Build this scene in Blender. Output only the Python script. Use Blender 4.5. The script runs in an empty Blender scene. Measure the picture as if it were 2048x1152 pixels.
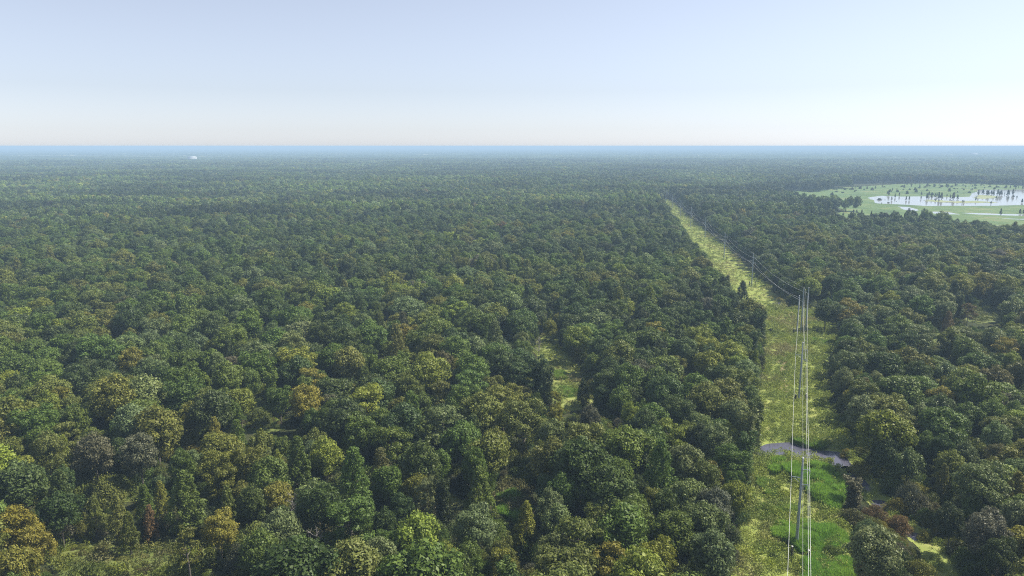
import bpy, math, random
import numpy as np
from mathutils import Vector
R = math.radians
rng = np.random.default_rng(11)
random.seed(11)
sc = bpy.context.scene
C = sc.collection

# ------------------------------------------------------------------ camera
H = 90.0                       # drone height, metres
F = 1500.0                     # focal length for a 2048 px wide frame
PITCH = math.atan((576 - 292) / F)
cam = bpy.data.cameras.new("camera")
cam.sensor_width = 36; cam.lens = 36 * F / 2048
cam.clip_start = 1; cam.clip_end = 120000
co = bpy.data.objects.new("camera", cam); C.objects.link(co)
co.location = (0, 0, H); co.rotation_euler = (math.pi / 2 - PITCH, 0, 0)
sc.camera = co

# ------------------------------------------------------------------ sky, sun, exposure
SUN_AZ, SUN_EL = R(76), R(49)          # azimuth clockwise from the view direction
w = bpy.data.worlds.new("World"); sc.world = w; w.use_nodes = True
nt = w.node_tree
sky = nt.nodes.new("ShaderNodeTexSky"); sky.sky_type = 'NISHITA'; sky.sun_disc = False
sky.sun_elevation = SUN_EL; sky.sun_rotation = SUN_AZ
sky.altitude = 0; sky.air_density = 1.0; sky.dust_density = 0.3; sky.ozone_density = 1.6
hs = nt.nodes.new("ShaderNodeHueSaturation"); hs.inputs["Saturation"].default_value = 0.38
nt.links.new(sky.outputs[0], hs.inputs["Color"])
wb = nt.nodes.new("ShaderNodeMix"); wb.data_type = 'RGBA'; wb.blend_type = 'MULTIPLY'; wb.inputs[0].default_value = 1
nt.links.new(hs.outputs[0], wb.inputs[6]); wb.inputs[7].default_value = (1.05, 1.115, 1.28, 1)      # cool white balance
bg = nt.nodes["Background"]; nt.links.new(wb.outputs[2], bg.inputs[0]); bg.inputs[1].default_value = 0.071
sun = bpy.data.lights.new("sun", 'SUN'); sun.energy = 5.0; sun.angle = R(0.5); sun.color = (1, 0.94, 0.82)
so = bpy.data.objects.new("sun", sun); C.objects.link(so)
sd = Vector((math.sin(SUN_AZ) * math.cos(SUN_EL), math.cos(SUN_AZ) * math.cos(SUN_EL), math.sin(SUN_EL)))
so.rotation_euler = sd.to_track_quat('Z', 'Y').to_euler()
sc.view_settings.view_transform = 'Standard'; sc.view_settings.look = 'None'
sc.view_settings.exposure = 0.75; sc.view_settings.gamma = 1
sc.cycles.max_bounces = 5; sc.cycles.diffuse_bounces = 3; sc.cycles.glossy_bounces = 2
sc.cycles.transmission_bounces = 3; sc.cycles.volume_bounces = 0; sc.cycles.use_denoising = False
sc.cycles.sample_clamp_indirect = 3; sc.cycles.filter_width = 1.1

# ------------------------------------------------------------------ helpers
CP, SP = math.cos(PITCH), math.sin(PITCH)
def unproj(u, v, z=0.0):
    dx, dv = u - 1024.0, 576.0 - v
    dy = F * CP + dv * SP; dz = -F * SP + dv * CP
    t = (z - H) / dz
    return dx * t, dy * t
def depth_of(x, y, z): return y * CP - (z - H) * SP
def proj(x, y, z):
    d = depth_of(x, y, z); up = y * SP + (z - H) * CP
    return 1024 + F * x / d, 576 - F * up / d
def G(pts): return np.array([unproj(u, v) for u, v in pts])

def tag(o, label=None, cat=None, group=None, kind=None):
    if label: o["label"] = label
    if cat: o["category"] = cat
    if group: o["group"] = group
    if kind: o["kind"] = kind
    return o
def mesh_np(name, V, faces, mats=(), midx=None, leafv=None, smooth=False):
    """faces: list of (n,k) int arrays"""
    me = bpy.data.meshes.new(name)
    V = np.asarray(V, np.float32)
    me.vertices.add(len(V)); me.vertices.foreach_set("co", V.ravel())
    loops = np.concatenate([f.ravel() for f in faces]).astype(np.int32)
    sizes = np.concatenate([np.full(len(f), f.shape[1], np.int32) for f in faces])
    starts = np.concatenate([[0], np.cumsum(sizes)[:-1]]).astype(np.int32)
    me.loops.add(len(loops)); me.loops.foreach_set("vertex_index", loops)
    me.polygons.add(len(sizes)); me.polygons.foreach_set("loop_start", starts); me.polygons.foreach_set("loop_total", sizes)
    for m in mats: me.materials.append(m)
    if midx is not None: me.polygons.foreach_set("material_index", np.asarray(midx, np.int32))
    if smooth: me.polygons.foreach_set("use_smooth", np.ones(len(sizes), bool))
    if leafv is not None:
        a = me.attributes.new("leafv", 'FLOAT', 'FACE'); a.data.foreach_set("value", np.asarray(leafv, np.float32))
    me.update(calc_edges=True)
    return me
def link(name, me, parent=None):
    o = bpy.data.objects.new(name, me); C.objects.link(o)
    if parent: o.parent = parent
    return o
def empty(name, loc, rz=0):
    o = bpy.data.objects.new(name, None); C.objects.link(o)
    o.location = loc; o.rotation_euler = (0, 0, rz); o.empty_display_size = 1
    return o

def _h(ix, iy, s):
    n = (ix * 374761393 + iy * 668265263 + s * 974711) & 0xffffffff
    n = ((n ^ (n >> 13)) * 1274126177) & 0xffffffff
    return ((n ^ (n >> 16)) & 0xffff) / 65535.0
def vnoise(x, y, s=0):
    x = np.asarray(x, float); y = np.asarray(y, float)
    ix = np.floor(x).astype(np.int64); iy = np.floor(y).astype(np.int64)
    fx, fy = x - ix, y - iy; fx = fx * fx * (3 - 2 * fx); fy = fy * fy * (3 - 2 * fy)
    a = _h(ix, iy, s); b = _h(ix + 1, iy, s); c = _h(ix, iy + 1, s); d = _h(ix + 1, iy + 1, s)
    return (a * (1 - fx) + b * fx) * (1 - fy) + (c * (1 - fx) + d * fx) * fy
def fbm(x, y, s=0, o=4):
    t = 0; a = .5; n = 0
    for k in range(o):
        t = t + a * vnoise(x * 2 ** k, y * 2 ** k, s + k * 17); n += a; a *= .55
    return t / n
def sdist(P, poly):
    """signed distance, positive inside"""
    P = np.asarray(P, float); poly = np.asarray(poly, float)
    d = np.full(len(P), 1e9); ins = np.zeros(len(P), bool)
    for i in range(len(poly)):
        a = poly[i]; b = poly[(i + 1) % len(poly)]; e = b - a
        t = np.clip(((P - a) @ e) / max(e @ e, 1e-9), 0, 1)
        d = np.minimum(d, np.hypot(*(P - a - t[:, None] * e).T))
        c = ((a[1] > P[:, 1]) != (b[1] > P[:, 1]))
        if abs(b[1] - a[1]) > 1e-9:
            ins ^= c & (P[:, 0] < (b[0] - a[0]) * (P[:, 1] - a[1]) / (b[1] - a[1]) + a[0])
    return np.where(ins, d, -d)

# ------------------------------------------------------------------ materials
def new_mat(name):
    m = bpy.data.materials.new(name); m.use_nodes = True
    return m, m.node_tree, m.node_tree.nodes["Principled BSDF"]
def ramp(nt, fac, stops):
    r = nt.nodes.new("ShaderNodeValToRGB")
    e = r.color_ramp.elements
    while len(e) < len(stops): e.new(0.5)
    for k, (p, c) in enumerate(stops): e[k].position = p; e[k].color = (*c, 1)
    nt.links.new(fac, r.inputs[0]); return r.outputs[0]
def noise(nt, scale, detail=4, vec=None, rough=.6):
    n = nt.nodes.new("ShaderNodeTexNoise"); n.inputs["Scale"].default_value = scale
    n.inputs["Detail"].default_value = detail; n.inputs["Roughness"].default_value = rough
    if vec is not None: nt.links.new(vec, n.inputs["Vector"])
    return n
def geo_pos(nt): return nt.nodes.new("ShaderNodeNewGeometry").outputs["Position"]
def math_n(nt, op, a, b):
    m = nt.nodes.new("ShaderNodeMath"); m.operation = op
    for i, v in enumerate((a, b)):
        if isinstance(v, (int, float)): m.inputs[i].default_value = v
        else: nt.links.new(v, m.inputs[i])
    return m.outputs[0]

def leaf_material(name, transl=.28, gloss=.2, var=.55, rough=.5):
    m, nt, p = new_mat(name)
    a = nt.nodes.new("ShaderNodeAttribute"); a.attribute_type = 'INSTANCER'; a.attribute_name = "tint"
    lv = nt.nodes.new("ShaderNodeAttribute"); lv.attribute_type = 'GEOMETRY'; lv.attribute_name = "leafv"
    tc = nt.nodes.new("ShaderNodeTexCoord")
    n = noise(nt, .35, 2, tc.outputs["Object"])
    v = math_n(nt, 'MULTIPLY_ADD', lv.outputs["Fac"], var); v.node.inputs[2].default_value = 1 - var * .5
    v2 = math_n(nt, 'MULTIPLY_ADD', n.outputs["Fac"], .9); v2.node.inputs[2].default_value = .55
    v3 = math_n(nt, 'MULTIPLY', v, v2)
    hsv = nt.nodes.new("ShaderNodeHueSaturation")
    nt.links.new(a.outputs["Color"], hsv.inputs["Color"]); nt.links.new(v3, hsv.inputs["Value"])
    hh = math_n(nt, 'MULTIPLY_ADD', lv.outputs["Fac"], -.02); hh.node.inputs[2].default_value = .508
    nt.links.new(hh, hsv.inputs["Hue"])
    nt.links.new(hsv.outputs[0], p.inputs["Base Color"])
    p.inputs["Roughness"].default_value = rough; p.inputs["Specular IOR Level"].default_value = gloss
    tr = nt.nodes.new("ShaderNodeBsdfTranslucent"); nt.links.new(hsv.outputs[0], tr.inputs["Color"])
    mx = nt.nodes.new("ShaderNodeMixShader"); mx.inputs[0].default_value = transl
    nt.links.new(p.outputs[0], mx.inputs[1]); nt.links.new(tr.outputs[0], mx.inputs[2])
    nt.links.new(mx.outputs[0], nt.nodes["Material Output"].inputs["Surface"])
    return m
M_LEAF = leaf_material("tree_foliage")
M_REED = leaf_material("reed_blades", .35, .2, .4)
M_BARK, nt_, p_ = new_mat("bark")
nn = noise(nt_, 6, 4, geo_pos(nt_)); nt_.links.new(ramp(nt_, nn.outputs["Fac"], [(.3, (.05, .042, .033)), (.7, (.16, .14, .115))]), p_.inputs["Base Color"])
p_.inputs["Roughness"].default_value = .9
M_DEAD, nt_, p_ = new_mat("bleached_wood")
nn = noise(nt_, 4, 4, geo_pos(nt_)); nt_.links.new(ramp(nt_, nn.outputs["Fac"], [(.3, (.22, .2, .18)), (.7, (.42, .39, .36))]), p_.inputs["Base Color"])
p_.inputs["Roughness"].default_value = .85
def simple(name, col, rough=.6, metal=0, nscale=None, amp=.2):
    m, nt, p = new_mat(name)
    p.inputs["Roughness"].default_value = rough; p.inputs["Metallic"].default_value = metal
    n = noise(nt, nscale or 3, 4, geo_pos(nt))
    nt.links.new(ramp(nt, n.outputs["Fac"], [(.3, tuple(c * (1 - amp) for c in col)), (.7, tuple(min(1, c * (1 + amp)) for c in col))]), p.inputs["Base Color"])
    return m
M_STEEL = simple("galvanised_steel", (.30, .34, .38), .5, .3, 1.5)
M_CAP = simple("pale_metal", (.5, .5, .48), .5, 0)
M_INS = simple("polymer_insulator", (.55, .57, .6), .4, 0)
M_WIRE = simple("aluminium_wire", (.8, .8, .78), .45, .2)
M_WOOD = simple("old_timber", (.2, .16, .12), .9, 0, 8, .35)
M_WHITE = simple("white_roof", (.6, .6, .6), .5)
M_WALL = simple("pale_wall", (.5, .5, .5), .7)

# ------------------------------------------------------------------ outlines of the open ground (metres, from where they stand)
POLE_PX = [(1592, 1100), (1597, 805), (1605, 668), (1503, 574), (1447.5, 521), (1409.5, 480), (1381, 455)]
POLES = [unproj(*p) for p in POLE_PX]
d_ = np.array(POLES[6]) - np.array(POLES[5])
axis_dir = (np.array(POLES[6]) - np.array(POLES[3])); axis_dir /= np.hypot(*axis_dir)
for k in range(1, 5):
    q = np.array(POLES[6]) + axis_dir * 122 * k; POLES.append((float(q[0]), float(q[1])))
near_dir = np.array(POLES[1]) - np.array(POLES[0]); near_dir /= np.hypot(*near_dir)
POLE0 = tuple(np.array(POLES[0]) - near_dir * 100)

strip_px = [(1445, 1260), (1468, 1130), (1478, 1060), (1495, 1000), (1505, 950), (1507, 900), (1512, 850), (1518, 800), (1527, 750), (1530, 700), (1532, 650), (1525, 612),
            (1640, 622), (1650, 645), (1672, 655), (1675, 690), (1655, 715), (1655, 760), (1668, 800), (1678, 845), (1700, 880), (1712, 905), (1705, 935), (1698, 960), (1680, 1000), (1685, 1030), (1700, 1060), (1702, 1110), (1712, 1260)]
STRIP = G(strip_px)
P3 = np.array(POLES[2]); P10 = np.array(POLES[-1])
nrm = np.array([-axis_dir[1], axis_dir[0]])
s0 = np.array(POLES[3]) - axis_dir * 115
s1 = np.array(POLES[-1]) - axis_dir * 60
STRIP2 = np.array([s0 + nrm * 22, s1 + nrm * 12, s1 - nrm * 11, np.array(POLES[5]) - nrm * 12, np.array(POLES[3]) - nrm * 11, s0 - nrm * 5])
CHANNEL = G([(1690, 925), (1712, 905), (1735, 945), (1765, 975), (1790, 1010), (1835, 1055), (1880, 1085), (1905, 1115), (1925, 1160), (1960, 1260), (1860, 1260), (1850, 1150), (1838, 1090), (1800, 1060), (1765, 1035), (1725, 1000), (1705, 985)])
MEADOW = G([(1068, 690), (1090, 668), (1118, 676), (1112, 694), (1135, 708), (1150, 735), (1172, 765), (1188, 795), (1180, 815), (1140, 822), (1110, 812), (1088, 790), (1075, 750), (1060, 715)])
GLADES = [G(q) for q in (
    [(60, 1092), (170, 1080), (260, 1096), (380, 1085), (440, 1105), (420, 1150), (330, 1170), (150, 1165), (90, 1130)],
    [(150, 978), (215, 965), (280, 975), (275, 1000), (200, 1010), (150, 1000)],
    [(985, 985), (1020, 965), (1060, 990), (1070, 1020), (1030, 1035), (990, 1015)],
    [(1925, 620), (1960, 612), (2010, 628), (2012, 640), (1960, 648), (1930, 640)],
    [(470, 850), (520, 838), (580, 835), (585, 855), (520, 868), (475, 865)],
    [(1865, 668), (1890, 665), (1905, 680), (1885, 690), (1868, 685)],
    [(1680, 556), (1700, 550), (1712, 560), (1692, 566)],
    [(880, 985), (905, 975), (925, 1000), (900, 1020)],
)]
MARSH = G([(1520, 385), (1560, 384), (1640, 377), (1720, 373), (1800, 368), (1950, 367), (2080, 371), (2300, 372), (2500, 395), (2450, 480), (2200, 500), (2060, 486), (1930, 470), (1810, 457), (1700, 455), (1640, 447), (1622, 442), (1660, 432), (1690, 420), (1655, 413), (1600, 412), (1540, 407)])
CREEKS = [G(q) for q in (
    [(1505, 903), (1518, 899), (1537, 890), (1578, 886), (1601, 893), (1631, 901), (1674, 905.5), (1692, 922), (1701, 932), (1690, 943), (1670, 929), (1652, 921), (1629, 915), (1601, 912), (1579, 911), (1552, 907), (1519, 909)],
    [(1692, 935), (1705, 944), (1722, 960), (1736, 978), (1732, 984), (1716, 970), (1698, 952)],
    [(1746, 1003), (1762, 1004), (1779, 1018), (1772, 1022), (1756, 1014)],
    [(1818, 1067), (1832, 1069), (1843, 1078), (1834, 1079)],
    [(1547, 607), (1556, 605), (1562, 610), (1556, 614), (1549, 612)],
)]
LAKES = [G(q) for q in (
    [(1735, 396), (1760, 391.5), (1806, 393.5), (1860, 392.5), (1890, 394.5), (1940, 394), (1949, 385), (1958, 379.5), (2060, 379), (2300, 382), (2300, 415), (2050, 410), (1990, 412), (1935, 412), (1850, 411.5), (1800, 409), (1756, 407)],
    [(1796, 413), (1815, 414), (1842, 422), (1812, 421.5)], [(1858, 423), (1890, 424), (1915, 428.5), (1880, 428)],
    [(1928, 426), (2060, 429), (2300, 437), (2300, 441), (2050, 432), (1960, 429)],
    [(1976, 436), (2060, 438), (2300, 447), (2300, 450), (2040, 439)],
)]
OPEN = [STRIP, STRIP2, CHANNEL, MEADOW, MARSH] + GLADES
def open_sd(P):
    s = np.full(len(P), -1e9)
    wob = (fbm(P[:, 0] / 60, P[:, 1] / 60, 12, 3) - .5) * 70
    for q in OPEN:
        t = sdist(P, q)
        if q is MARSH: t = t + wob + np.where(P[:, 1] > 1150, (fbm(P[:, 0] / 110, P[:, 1] / 300, 14, 3) - .5) * 240, 0)
        s = np.maximum(s, t)
    return s

# ------------------------------------------------------------------ ground and covers
def ground_mat():
    m, nt, p = new_mat("forest_floor"); pos = geo_pos(nt)
    n1 = noise(nt, .08, 5, pos); n2 = noise(nt, 1.3, 5, pos)
    f = math_n(nt, 'ADD', math_n(nt, 'MULTIPLY', n1.outputs["Fac"], .5), math_n(nt, 'MULTIPLY', n2.outputs["Fac"], .5))
    nt.links.new(ramp(nt, f, [(.3, (.022, .028, .012)), (.5, (.04, .05, .02)), (.7, (.075, .065, .035))]), p.inputs["Base Color"])
    p.inputs["Roughness"].default_value = 1; p.inputs["Specular IOR Level"].default_value = .1
    return m
rr = np.concatenate([[0.01], np.geomspace(30, 45000, 60)]); na = 180
aa = np.linspace(0, 2 * np.pi, na, endpoint=False)
V = np.array([(r * math.cos(a), r * math.sin(a), 0) for r in rr for a in aa])
q = np.array([(i * na + j, i * na + (j + 1) % na, (i + 1) * na + (j + 1) % na, (i + 1) * na + j) for i in range(len(rr) - 1) for j in range(na)])
tag(link("ground", mesh_np("ground", V, [q], [ground_mat()])), kind="structure")

def cover_mat(name, stops, bump=.0, s1=.12, s2=1.6, mixf=.55):
    m, nt, p = new_mat(name); pos = geo_pos(nt)
    n1 = noise(nt, s1, 5, pos); n2 = noise(nt, s2, 6, pos, .7)
    f = math_n(nt, 'ADD', math_n(nt, 'MULTIPLY', n1.outputs["Fac"], mixf), math_n(nt, 'MULTIPLY', n2.outputs["Fac"], 1 - mixf))
    nt.links.new(ramp(nt, f, stops), p.inputs["Base Color"])
    p.inputs["Roughness"].default_value = .8; p.inputs["Specular IOR Level"].default_value = .2
    return m
M_COVER = cover_mat("low_vine_cover", [(.33, (.15, .20, .035)), (.43, (.20, .25, .05)), (.5, (.24, .285, .065)), (.57, (.28, .30, .085)), (.66, (.28, .22, .12))])
M_GLADE2 = cover_mat('meadow_cover', [(.33, (.10, .13, .03)), (.45, (.18, .22, .05)), (.55, (.25, .28, .08)), (.66, (.28, .24, .10))])
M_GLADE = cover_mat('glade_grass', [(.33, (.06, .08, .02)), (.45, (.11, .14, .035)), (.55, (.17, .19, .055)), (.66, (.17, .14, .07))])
M_MARSH = cover_mat("marsh_vegetation", [(.36, (.045, .085, .025)), (.45, (.075, .13, .033)), (.53, (.105, .165, .042)), (.6, (.17, .19, .07)), (.68, (.11, .10, .05))], s1=.016, s2=.09)
def cover(name, poly, res, amp, mat, waters=(), base=.22, edge=2.0, nsc=.8, stretch=1.0, wiggle=1.2):
    lo = poly.min(0) - res; hi = poly.max(0) + res
    xs = np.arange(lo[0], hi[0], res); ys = np.arange(lo[1], hi[1], res)
    X, Y = np.meshgrid(xs, ys); nx = len(xs); ny = len(ys)
    X = X + (rng.random(X.shape) - .5) * res * .5; Y = Y + (rng.random(Y.shape) - .5) * res * .5
    P = np.stack([X.ravel(), Y.ravel()], 1)
    s = sdist(P, poly) + (fbm(P[:, 0] / 4, P[:, 1] / 4, 5) - .5) * wiggle * 2
    keep = s > -res
    z = base + amp * (fbm(P[:, 0] * nsc, P[:, 1] * nsc * stretch, 3, 4) - .35)
    z *= np.clip(s / edge, 0, 1)
    for wp in waters:
        ws = sdist(P, wp) + (fbm(P[:, 0] / 2.5 / wiggle, P[:, 1] / 2.5 / wiggle, 9) - .5) * wiggle + .9
        z = z * np.clip(-ws / edge, 0, 1) - np.clip(ws / edge, 0, 1) * .25
    z = z + np.where(z > -.01, .06, .02)
    I = np.arange(nx * ny).reshape(ny, nx)
    q = np.stack([I[:-1, :-1].ravel(), I[:-1, 1:].ravel(), I[1:, 1:].ravel(), I[1:, :-1].ravel()], 1)
    q = q[keep[q].all(1)]
    used = np.unique(q); mp = np.full(nx * ny, -1); mp[used] = np.arange(len(used))
    V = np.stack([P[used, 0], P[used, 1], z[used]], 1)
    return link(name, mesh_np(name, V, [mp[q]], [mat]))
tag(cover("low_ground_cover", STRIP, .42, .55, M_COVER, CREEKS[:2] + CREEKS[4:], nsc=.9), "low yellow-green vines carpeting the cleared strip under the power line", "ground cover", kind="stuff")
tag(cover("low_ground_cover", STRIP2, 1.0, .6, M_COVER, CREEKS[4:], nsc=.7), "pale green low growth on the far strip beyond the corner poles", "ground cover", kind="stuff")
tag(cover("low_ground_cover", CHANNEL, .45, .4, M_COVER, CREEKS, nsc=.9), "yellow-green floating plants along the creek channel right of the strip", "ground cover", kind="stuff")
tag(cover("meadow_grass", MEADOW, .6, .5, M_GLADE2, nsc=.9), "bright grass of the small meadow among the trees", "grass", kind="stuff")
glade_names = ["rough grass of the clearing at the lower left", "thin grass in the brushy opening at far left", "green grass in the reedy opening below the meadow", "pale grass of the glade at the right side",
               "dry grass in the small gap left of centre", "grass around the bright bushes on the right", "grass in the brown gap behind the corner poles", "grass in the narrow gap near the lower middle"]
for g, lb in zip(GLADES, glade_names):
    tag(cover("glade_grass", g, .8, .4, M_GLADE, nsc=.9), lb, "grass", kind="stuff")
def water_mat(name, col, rough, bs=.08):
    m, nt, p = new_mat(name); p.inputs["Base Color"].default_value = (*col, 1)
    p.inputs["Roughness"].default_value = rough; p.inputs["IOR"].default_value = 1.333
    n = noise(nt, .8, 3, geo_pos(nt)); b = nt.nodes.new("ShaderNodeBump"); b.inputs["Strength"].default_value = bs; b.inputs["Distance"].default_value = .05
    nt.links.new(n.outputs["Fac"], b.inputs["Height"]); nt.links.new(b.outputs[0], p.inputs["Normal"])
    return m
M_CREEK = water_mat("creek_water", (.085, .083, .115), .12)
M_LAKE = water_mat("lake_water", (.30, .30, .29), .08, .01)
def flat(name, poly, z, mat, grow=3.0, kind="structure", **kw):
    c = poly.mean(0); v = poly - c; L = np.hypot(*v.T)[:, None]
    Q = poly + v / L * grow
    V = np.column_stack([Q, np.full(len(Q), z)])
    o = link(name, mesh_np(name, V, [np.arange(len(Q))[None, :]], [mat]))
    return tag(o, kind=kind, **kw)
def bbox(poly, g): lo = poly.min(0) - g; hi = poly.max(0) + g; return np.array([(lo[0], lo[1]), (hi[0], lo[1]), (hi[0], hi[1]), (lo[0], hi[1])])
def water_grid(name, poly, res, grow, z, mat):
    lo = poly.min(0) - grow; hi = poly.max(0) + grow
    X, Y = np.meshgrid(np.arange(lo[0], hi[0] + res, res), np.arange(lo[1], hi[1] + res, res)); ny, nx = X.shape
    P = np.stack([X.ravel(), Y.ravel()], 1); keep = sdist(P, poly) > -grow; I = np.arange(nx * ny).reshape(ny, nx)
    q = np.stack([I[:-1, :-1].ravel(), I[:-1, 1:].ravel(), I[1:, 1:].ravel(), I[1:, :-1].ravel()], 1); q = q[keep[q].all(1)]
    used = np.unique(q); mp = np.full(nx * ny, -1); mp[used] = np.arange(len(used))
    return tag(link(name, mesh_np(name, np.column_stack([P[used], np.full(len(used), z)]), [mp[q]], [mat])), kind="structure")
for k, c in enumerate(CREEKS):
    n = len(c)
    water_grid("creek_water", c, .6, 1.6, .045, M_CREEK)
tag(cover("marsh_vegetation", MARSH, 3.2, .6, M_MARSH, LAKES, base=.35, edge=9, nsc=.05, wiggle=17), "flat green marsh plants around the shallow lake", "marsh plants", kind="stuff")
for c in LAKES: water_grid("lake_water", c, 5., 12., .05, M_LAKE)
M_DRY = cover_mat("dry_plants", [(.35, (.26, .19, .11)), (.5, (.33, .25, .15)), (.65, (.26, .24, .10))])
for q_, lb in (([(1553, 690), (1570, 692), (1574, 740), (1570, 785), (1552, 780), (1556, 735)], "long pinkish-brown dry patch left of the second pole"), ([(1560, 620), (1590, 625), (1585, 650), (1562, 640)], "brownish dry patch in front of the corner poles")):
    tag(cover("dry_ground_cover", G(q_), .6, .5, M_DRY, base=.36, edge=1.5, nsc=.9, wiggle=6), lb, "dry plants", kind="stuff")
# floating mats on the lake
M_ALGAE = cover_mat("floating_algae", [(.35, (.18, .22, .09)), (.5, (.27, .29, .15)), (.65, (.20, .25, .10))], s1=.01, s2=.2)
for a, lb in (([(1860, 399), (1905, 402.5), (1945, 401.5), (1990, 404), (1985, 405.5), (1930, 406.5), (1880, 405), (1845, 402)], "thin mat of algae drifting mid-lake"),
          ([(1956, 390), (1985, 391), (1995, 394), (1990, 397), (1960, 398), (1950, 396)], "pale algae sheet in the right bay")):
    tag(cover("algae_mat", G(a), 3.0, .1, M_ALGAE, base=.2, edge=6, nsc=.05, wiggle=14), lb, "algae", kind="stuff")

# ------------------------------------------------------------------ foliage prototypes
def cards(cen, nrm_, size, asp=.62, jit=.9, r=rng):
    n = len(cen); nn_ = nrm_ + r.normal(0, jit * .5, (n, 3)); nn_ /= np.linalg.norm(nn_, axis=1)[:, None]
    t = np.cross(nn_, r.normal(0, 1, (n, 3))); t /= np.linalg.norm(t, axis=1)[:, None]
    b = np.cross(nn_, t); s = (size * r.uniform(.6, 1.35, n))[:, None]
    k = r.uniform(.1, .3, n)[:, None]
    V = np.stack([cen - t * s, cen - b * s * asp + t * s * k * .5 - nn_ * s * .12, cen + t * s * 1.05, cen + b * s * asp + t * s * .1 - nn_ * s * .12], 1).reshape(-1, 3)
    return V
def lobes_to_cards(L, per, size, up=.35, jit=.9, fill=.12, seed=0):
    r = np.random.default_rng(seed); out = []; 
    for (c, rad, k) in L:
        n = max(6, int(per * k))
        d = r.normal(0, 1, (n, 3)); d[:, 2] += up; d /= np.linalg.norm(d, axis=1)[:, None]
        sh = r.uniform(.72, 1.08, n); nf = int(n * fill); sh[:nf] = r.uniform(.2, .7, nf)
        bump = 1 + .18 * np.sin(d[:, 0] * 7 + c[0]) * np.sin(d[:, 1] * 7 + c[1]) + .12 * np.sin(d[:, 2] * 9 + c[2])
        out.append(cards(np.array(c) + d * np.array(rad) * (sh * bump)[:, None], d, np.full(n, size), jit=jit, r=r))
    return np.vstack(out)
def tube(pts, rad, sides=6):
    pts = np.asarray(pts, float); n = len(pts); V = []; up = np.array([.13, .27, .95])
    for i in range(n):
        d = pts[min(i + 1, n - 1)] - pts[max(i - 1, 0)]; d /= np.linalg.norm(d) + 1e-9
        a = np.cross(d, up if abs(d @ up) < .9 else np.array([1., 0, 0])); a /= np.linalg.norm(a); b = np.cross(d, a)
        for k in range(sides):
            t = 2 * math.pi * k / sides; V.append(pts[i] + rad[i] * (a * math.cos(t) + b * math.sin(t)))
    Fq = [(i * sides + k, i * sides + (k + 1) % sides, (i + 1) * sides + (k + 1) % sides, (i + 1) * sides + k) for i in range(n - 1) for k in range(sides)]
    cap = [(0,) * 0]
    return np.array(V), np.array(Fq)
def merge(parts):
    V = []; Fq = []; o = 0
    for v, f in parts: V.append(v); Fq.append(f + o); o += len(v)
    return np.vstack(V), np.vstack(Fq)
def trunk_parts(h, crown_r, seed, n=6, r0=.32, top=.75):
    r = np.random.default_rng(seed); P = []
    bend = r.normal(0, .35, 2)
    tp = [np.array([bend[0] * t * t, bend[1] * t * t, h * top * t]) for t in np.linspace(0, 1, 7)]
    P.append(tube(tp, [r0 * (1.35 if i == 0 else 1 - .75 * i / 6) for i in range(7)], 7))
    for k in range(n):
        t = r.uniform(.4, .9); a = 2 * math.pi * (k + r.random() * .6) / n; i = int(t * 6); b = tp[i]
        L = crown_r * r.uniform(.6, .95); e = b + np.array([math.cos(a) * L, math.sin(a) * L, L * r.uniform(.35, .8)])
        m = (b + e) / 2 + np.array([0, 0, -.08 * L])
        P.append(tube([b, m, e], [r0 * .42, r0 * .28, r0 * .08], 5))
    return merge(P)
def broad_lobes(seed, Rr=6., h=16., n=46, flat_=.62, lr=(1.1, 2.2), zc=.66):
    r = np.random.default_rng(seed); L = []
    ph = r.uniform(0, 6.28, 4)
    for i in range(n):
        u = (i + .5) / n; ct = 1 - u * 1.45; ct += r.normal(0, .1); ct = max(-.5, min(1, ct)); a = i * 2.39996 + r.normal(0, .25)
        st = math.sqrt(1 - ct * ct)
        rr_ = Rr * (1 + .19 * math.sin(2 * a + ph[0]) + .13 * math.sin(3 * a + ph[1])) * r.uniform(.70, .99)
        lr_ = r.uniform(*lr)
        zz = h * zc + ct * (h * (1 - zc) - lr_ * .6) * (1 + .2 * math.sin(2 * a + ph[2])) if ct > 0 else h * zc + ct * h * .42
        L.append(((st * math.cos(a) * (rr_ - lr_ * .7), st * math.sin(a) * (rr_ - lr_ * .7), zz), (lr_, lr_, lr_ * r.uniform(.7, .95)), lr_ ** 2 / 2.6))
    for i in range(7):
        L.append(((r.normal(0, Rr * .3), r.normal(0, Rr * .3), h * r.uniform(.45, .75)), (2.6, 2.6, 2.2), 1.1))
    return L
def cypress_lobes(seed, Rr=3.6, h=16., n=60):
    r = np.random.default_rng(seed); L = []
    for i in range(n):
        t = ((i + .5) / n) ** .85; a = i * 2.39996 + r.normal(0, .3)
        env = Rr * (1 - t) ** .7 * (1 if t > .12 else .8) * r.uniform(.6, 1.05) + .15
        z = h * (.16 + .8 * t); s = r.uniform(.65, 1.15) * (1.15 - .5 * t)
        L.append(((env * math.cos(a), env * math.sin(a), z), (s * .85, s * .85, s * 1.25), s ** 2 * .85))
    for i in range(8): L.append(((r.normal(0, .5), r.normal(0, .5), h * (.2 + .09 * i)), (Rr * .42 * (1 - i * .09), Rr * .42 * (1 - i * .09), 1.4), .9))
    return L
def vine_lobes(seed, h=15.):
    r = np.random.default_rng(seed); L = []
    for i in range(34):
        t = (i + .5) / 34; a = i * 2.4; rad = (1.15 + .7 * math.sin(t * 9 + seed) ** 2) * (1.25 if t > .75 else .9)
        L.append(((rad * .8 * math.cos(a) + .4 * math.sin(t * 4), rad * .8 * math.sin(a), h * (.05 + .93 * t)), (.95, .95, 1.25), .7))
    return L
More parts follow.
